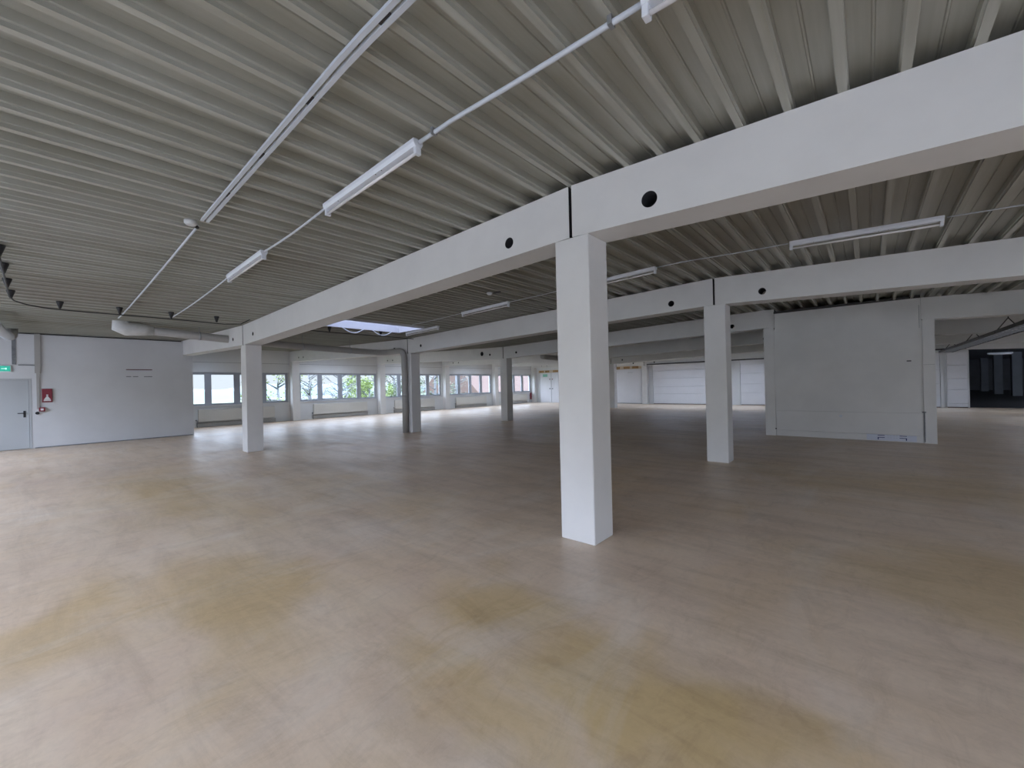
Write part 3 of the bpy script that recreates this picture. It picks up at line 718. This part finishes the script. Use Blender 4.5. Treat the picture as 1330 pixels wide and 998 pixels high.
rel(boxobj('upper_duct', (XL + .001, XL + .06, -.06, .06, 2.3, deck(XL) - .03), M_PIPE), t)
rel(boxobj('lower_conduit', (XL + .001, XL + .04, -.03, .03, 1.2, 2.3), M_PIPE), t)
rel(boxobj('side_branch', (XL + .001, XL + .03, -.38, -.06, 2.53, 2.56), M_GREYSTRIP), t)
rel(boxobj('door_branch', (XL + .001, XL + .02, -.50, -.42, 2.56, deck(XL) - .03), M_GREYSTRIP), t)
f = thing('fire_hose_sign', 'dark red fire equipment sign with a white pictogram on the left wall', 'sign', (XL, .18, 1.62))
rel(boxobj('sign_plate', (XL + .001, XL + .05, .075, .29, 1.40, 1.82), M_RED, bev=.006), f)
bm = bmesh.new(); X = (XL + .0505, XL + .053)
add_box(bm, *X, .11, .26, 1.44, 1.47)
for k in range(6): add_box(bm, *X, .115 + .011 * k, .255 - .011 * k, 1.475 + .02 * k, 1.495 + .02 * k)
add_box(bm, *X, .165, .205, 1.60, 1.64)
rel(obj('pictogram', bm, M_WALL), f)
f = thing('call_point', 'small red fire alarm call point under the red sign', 'alarm', (XL, .04, 1.2))
rel(boxobj('housing', (XL + .041, XL + .08, .01, .14, 1.12, 1.25), M_RED, bev=.006), f)
rel(boxobj('mount', (XL + .001, XL + .041, .03, .12, 1.14, 1.23), M_RED), f)
rel(boxobj('glass_window', (XL + .0805, XL + .083, .045, .105, 1.155, 1.215), M_LAMP), f)
f = thing('push_button', 'round black button low on the wall left of the call point', 'button', (XL, -.03, 1.07))
bm = bmesh.new(); add_tube(bm, [(XL + .001, -.02, 1.075), (XL + .04, -.02, 1.075)], .045, 16); rel(obj('knob', bm, M_BUTTON), f)
tag(boxobj('wall_strip', (XL + .001, XL + .02, 1.99, 2.67, 2.425, 2.455), M_MAROON), 'dark red thin strip on the left wall, upper one', 'wall strip')
bm = bmesh.new()
for a in ((1.99, 2.12), (2.16, 2.30), (2.45, 2.67)): add_box(bm, XL + .001, XL + .012, a[0], a[1], 2.185, 2.21)
tag(obj('wall_strip', bm, M_GREYSTRIP), 'broken grey strip on the left wall, lower one', 'wall strip')
bm = bmesh.new(); add_box(bm, XL + .001, XL + .03, YB + .1, 3.5, deck(XL) - .045, deck(XL) - .02); struct('trim_3', bm, M_DARK)
bm = bmesh.new(); add_box(bm, XL + .001, XL + .012, DY1 + .05, 3.8, 0, .03); struct('baseboard_left', bm, M_GREYSTRIP)
# pale pipe at the extreme left
t = thing('vent_pipe', 'pale pipe with a grey bend at the left edge under the ceiling', 'pipe', (-14.5, -.5, 3.1))
bm = bmesh.new(); add_tube(bm, [(-13.3, -.62, 3.22), (-14.6, -.62, 3.20), (-16, -.58, 3.2), (-17.4, -.5, 3.22)], .11, 16); rel(obj('pipe_run', bm, M_CONDUIT), t)
bm = bmesh.new(); add_tube(bm, [(-17.3, -.5, 3.22), (-17.7, -.48, 3.24), (-18.0, -.45, 3.3), (-18.1, -.44, deck(-18.1) + .05)], .10, 16); rel(obj('bend', bm, M_PIPE), t)

# ------------------------------------------------------------------ radiators, extinguisher
RL = ['below the first window bay, behind the left column', 'below the second window bay', 'below the third window bay, behind the downpipe column', 'below the fourth window bay', 'below the fifth window bay, beside the fire extinguisher']
for y0, l in zip(bays, RL):
    ya, yb_ = y0 + 1.18, y0 + 4.36
    t = thing('radiator', 'cream panel radiator ' + l, 'radiator', (XW + .06, (ya + yb_) / 2, .22), 'cream radiators under the windows')
    bm = bmesh.new(); add_box(bm, XW + .03, XW + .11, ya, yb_, .25, .80, bev=.008)
    rel(obj('panel', bm, M_RAD), t)
    bm = bmesh.new(); n = 40
    for k in range(n): yy = ya + .04 + (yb_ - ya - .08) * (k + .2) / n; add_box(bm, XW + .1105, XW + .1135, yy, yy + .035, .28, .76)
    rel(obj('ribbing', bm, M_RAD), t)
    rel(boxobj('top_grille', (XW + .035, XW + .105, ya, yb_, .801, .815), M_RAD), t)
    rel(boxobj('lower_pipe_cover', (XW + .02, XW + .06, ya - .05, yb_ + .05, .02, .2), M_PIPE), t)
    bm = bmesh.new(); add_tube(bm, [(XW + .07, ya - .04, .30), (XW + .07, ya - .04, .18), (XW + .07, ya - .04, .0)], .012, 8); add_tube(bm, [(XW + .07, ya - .04, .33), (XW + .07, ya - .10, .33)], .025, 10)
    rel(obj('valve', bm, M_GREYSTRIP), t)
    for yy in (ya + .3, yb_ - .3):
        rel(boxobj('bracket', (XW + .001, XW + .03, yy, yy + .04, .4, .7), M_STEEL), t)
t = thing('fire_extinguisher', 'red fire extinguisher on the wall beside the far corner pilaster', 'fire extinguisher', (XW + .1, 29.05, .35))
ex, ey = XW + .14, 29.0
bm = bmesh.new(); add_tube(bm, [(ex, ey, .30), (ex, ey, .32), (ex, ey, .82), (ex, ey, .88), (ex, ey, .91)], [.07, .085, .085, .06, .025], 16); rel(obj('cylinder', bm, M_RED), t)
rel(boxobj('valve_handle', (ex - .02, ex + .09, ey - .015, ey + .015, .91, .96), M_BLACK), t)
bm = bmesh.new(); add_tube(bm, [(ex + .03, ey, .92), (ex + .11, ey, .85), (ex + .115, ey, .5)], .012, 8); rel(obj('hose', bm, M_BLACK), t)
rel(boxobj('wall_bracket', (XW + .001, ex - .08, ey - .04, ey + .04, .6, .66), M_STEEL), t)

# ------------------------------------------------------------------ outside
def leaf_mat(name, c1, c2):
    m, n, b = new_mat(name); v = coords(n)
    n.links.new(ramp(n, noise(n, v, 1.5, 3), [(.3, c1), (.7, c2)]), b.inputs['Base Color']); b.inputs['Roughness'].default_value = .7; return m
M_LEAFY = leaf_mat('spring_green_leaves', (.12, .17, .045), (.20, .26, .08))
M_LEAFG = leaf_mat('grey_green_leaves', (.09, .12, .08), (.16, .19, .12))
M_LEAFP = leaf_mat('pale_catkins', (.16, .17, .14), (.25, .26, .21))
M_BARK = paint('pale_birch_bark', (.17, .18, .19), .8, .4, 6, 0)
M_GRASS = leaf_mat('meadow', (.07, .095, .04), (.11, .14, .07))
M_HILL = leaf_mat('hazy_wooded_hill', (.085, .115, .135), (.10, .135, .16))  # distance haze is put into the colour as a blue tint
M_TILE = paint('faded_red_roof_tiles', (.13, .085, .07), .8, .2, 3, 0)
M_HOUSE = paint('white_render', (.13, .135, .14), .8, .05, 1, 0)
M_HGL = paint('dark_window_glass', (.02, .028, .035), .3, .1, 2, 0)
M_YARD = paint('pale_bounce_paving', (.40, .385, .37), .9, .1, 1, 0)  # unseen yard, made pale to bounce daylight up to beams and deck
M_GRAVEL = paint('pale_flat_roof', (.13, .135, .135), .9, .1, 1, 0)
bm = bmesh.new(); add_box(bm, -900, -24, -400, 700, -7.0, -6.5); struct('ground_outside', bm, M_GRASS)
bm = bmesh.new(); add_box(bm, -24, 300, -400, 700, -4.0, -3.5); struct('ground_bounce_yard', bm, M_YARD)
# far hills
def hill(y0, y1, x, hgt, depth, label, seed):
    rnd = random.Random(seed); bm = bmesh.new(); n, m_ = 40, 8; g = []
    ph = [rnd.uniform(0, 6) for _ in range(5)]
    for i in range(n + 1):
        row = []
        for j in range(m_ + 1):
            u, v = i / n, j / m_
            prof = math.sin(math.pi * v) ** .8
            hh = hgt * (.6 + .2 * math.sin(3 * u * math.pi + ph[0]) + .12 * math.sin(7 * u * math.pi + ph[1]) + .08 * math.sin(17 * u * math.pi + ph[2])) * (math.sin(math.pi * min(1, max(0, u)))) ** .35
            row.append(bm.verts.new((x - depth * v, y0 + (y1 - y0) * u, -6.6 + (hh + 6.6) * prof)))
        g.append(row)
    for i in range(n):
        for j in range(m_): bm.faces.new((g[i][j], g[i+1][j], g[i+1][j+1], g[i][j+1])).smooth = True
    o = obj('wooded_hill', bm, M_HILL); tag(o, label, 'hill'); return o
hill(-60, 480, -520, 17, 200, 'haze-blue hill on the horizon through the leftmost windows', 3)
def tree(x, y, h, rad, mat, label, nleaf, seed, size=.22, nb=26):
    rnd = random.Random(seed)
    t = thing('broadleaf_tree', label, 'tree', (x, y, -6.5))
    bm = bmesh.new(); z0 = -6.5; top = z0 + h
    add_tube(bm, [(x, y, z0), (x + .1, y, z0 + h * .3), (x - .1, y + .1, z0 + h * .6), (x, y, top - h * .08)], [h * .022, h * .017, h * .011, .02], 8)
    tips = []
    for k in range(nb):
        a = rnd.uniform(0, 6.28); zz = z0 + h * rnd.uniform(.25, .85); f = 1 - abs((zz - z0) / h - .5) * 1.1
        ln = rad * rnd.uniform(.6, 1.05) * max(.35, f); e = Vector((x + math.cos(a) * ln, y + math.sin(a) * ln, zz + ln * rnd.uniform(.35, .9)))
        m1 = Vector((x + math.cos(a) * ln * .5, y + math.sin(a) * ln * .5, zz + ln * .3))
        add_tube(bm, [(x, y, zz), m1, e], [.05, .03, .01], 5)
        for q in range(3):
            a2 = a + rnd.uniform(-.9, .9); e2 = m1 + Vector((math.cos(a2), math.sin(a2), rnd.uniform(.2, 1.0))) * ln * .5
            add_tube(bm, [m1, e2], [.02, .006], 4)
            tips += [e2]
        tips += [e, m1.lerp(e, .6)]
    rel(obj('trunk', bm, M_BARK), t)
    bm = bmesh.new()
    for k in range(nleaf):
        c = rnd.choice(tips) + Vector((rnd.gauss(0, .35), rnd.gauss(0, .35), rnd.gauss(0, .35))) * rad * .22
        u = Vector((rnd.uniform(-1, 1), rnd.uniform(-1, 1), rnd.uniform(-1, 1))).normalized(); s, v = frame_of(u); sz = size * rnd.uniform(.5, 1.2)
        bm.faces.new([bm.verts.new(p) for p in (c - s * sz * .5, c + v * sz * .3, c + s * sz * .5, c - v * sz * .3)])
    lf = rel(obj('leaves', bm, mat), t); lf['kind'] = 'stuff'
    return t
tree(-37, 13.0, 11.0, 2.8, M_LEAFY, 'loose green tree seen in the right pane of the first window bay', 1500, 1, .2)
tree(-30, 12.6, 11.5, 2.0, M_LEAFP, 'pale budding tree seen in the left pane of the second bay', 1900, 2, .13, 36)
tree(-33.5, 16.6, 12.0, 2.0, M_LEAFP, 'bare-branched birch seen in the second pane of the second bay', 1100, 5, .12, 50)
tree(-53, 28.0, 10.5, 3.6, M_LEAFY, 'bright green rounded tree in the third pane of the second bay', 3600, 4, .34)
tree(-40, 23.0, 10.6, 2.6, M_LEAFY, 'bright green tree in the fourth pane of the second bay', 3600, 8, .26)
tree(-45, 29.3, 12.5, 2.9, M_LEAFG, 'grey-green tree left of the downpipe in the third bay', 3200, 6, .28)
tree(-36, 28.6, 12.5, 2.5, M_LEAFG, 'grey-green tree right of the downpipe column in the third bay', 3200, 9, .22)
tree(-30, 26.4, 12.0, 1.8, M_LEAFP, 'slender pale tree in the left pane of the fourth bay', 1700, 10, .14, 36)
# low flat-roofed halls in the valley
def hall(x0, x1, y0, y1, z, label):
    t = thing('flat_roof_hall', label, 'building', ((x0 + x1) / 2, (y0 + y1) / 2, -6.5))
    rel(boxobj('walls', (x0, x1, y0, y1, -6.5, z), M_HOUSE), t)
    rel(boxobj('roof', (x0 - .4, x1 + .4, y0 - .4, y1 + .4, z, z + .3), M_GRAVEL), t)
    return t
hall(-85, -64, 13, 32, -1.7, 'pale flat-roofed hall low in the leftmost window view')
hall(-160, -120, 45, 90, -1.2, 'distant pale hall below the haze-blue hill')
# red-roofed house opposite the far windows
hx, hy0, hy1 = -41.0, 40.0, 78.0
t = thing('red_roofed_house', 'long white house with a faded red tiled roof outside the far windows', 'house', (hx - 5, 60, -6.5))
rel(boxobj('walls', (hx - 11, hx, hy0, hy1, -6.5, .75), M_HOUSE), t)
bm = bmesh.new()
ez, rz = .7, 6.2
v = [bm.verts.new(p) for p in ((hx + .8, hy0 - .6, ez), (hx + .8, hy1 + .6, ez), (hx - 5.5, hy1 + .6, rz), (hx - 5.5, hy0 - .6, rz), (hx - 11.8, hy0 - .6, ez), (hx - 11.8, hy1 + .6, ez))]
for q in ((0, 1, 2, 3), (3, 2, 5, 4), (0, 3, 4), (1, 5, 2), (0, 4, 5, 1)): bm.faces.new([v[i] for i in q])
rel(obj('roof', bm, M_TILE), t)
y = hy0 + 1.2
while y + 2.2 < hy1:
    wf = rel(boxobj('window', (hx + .001, hx + .06, y, y + 2.2, -1.35, .35), M_HOUSE), t)
    p = boxobj('pane', (hx + .061, hx + .08, y + .12, y + 2.08, -1.25, .25), M_HGL); p.parent = wf
    y += 3.1
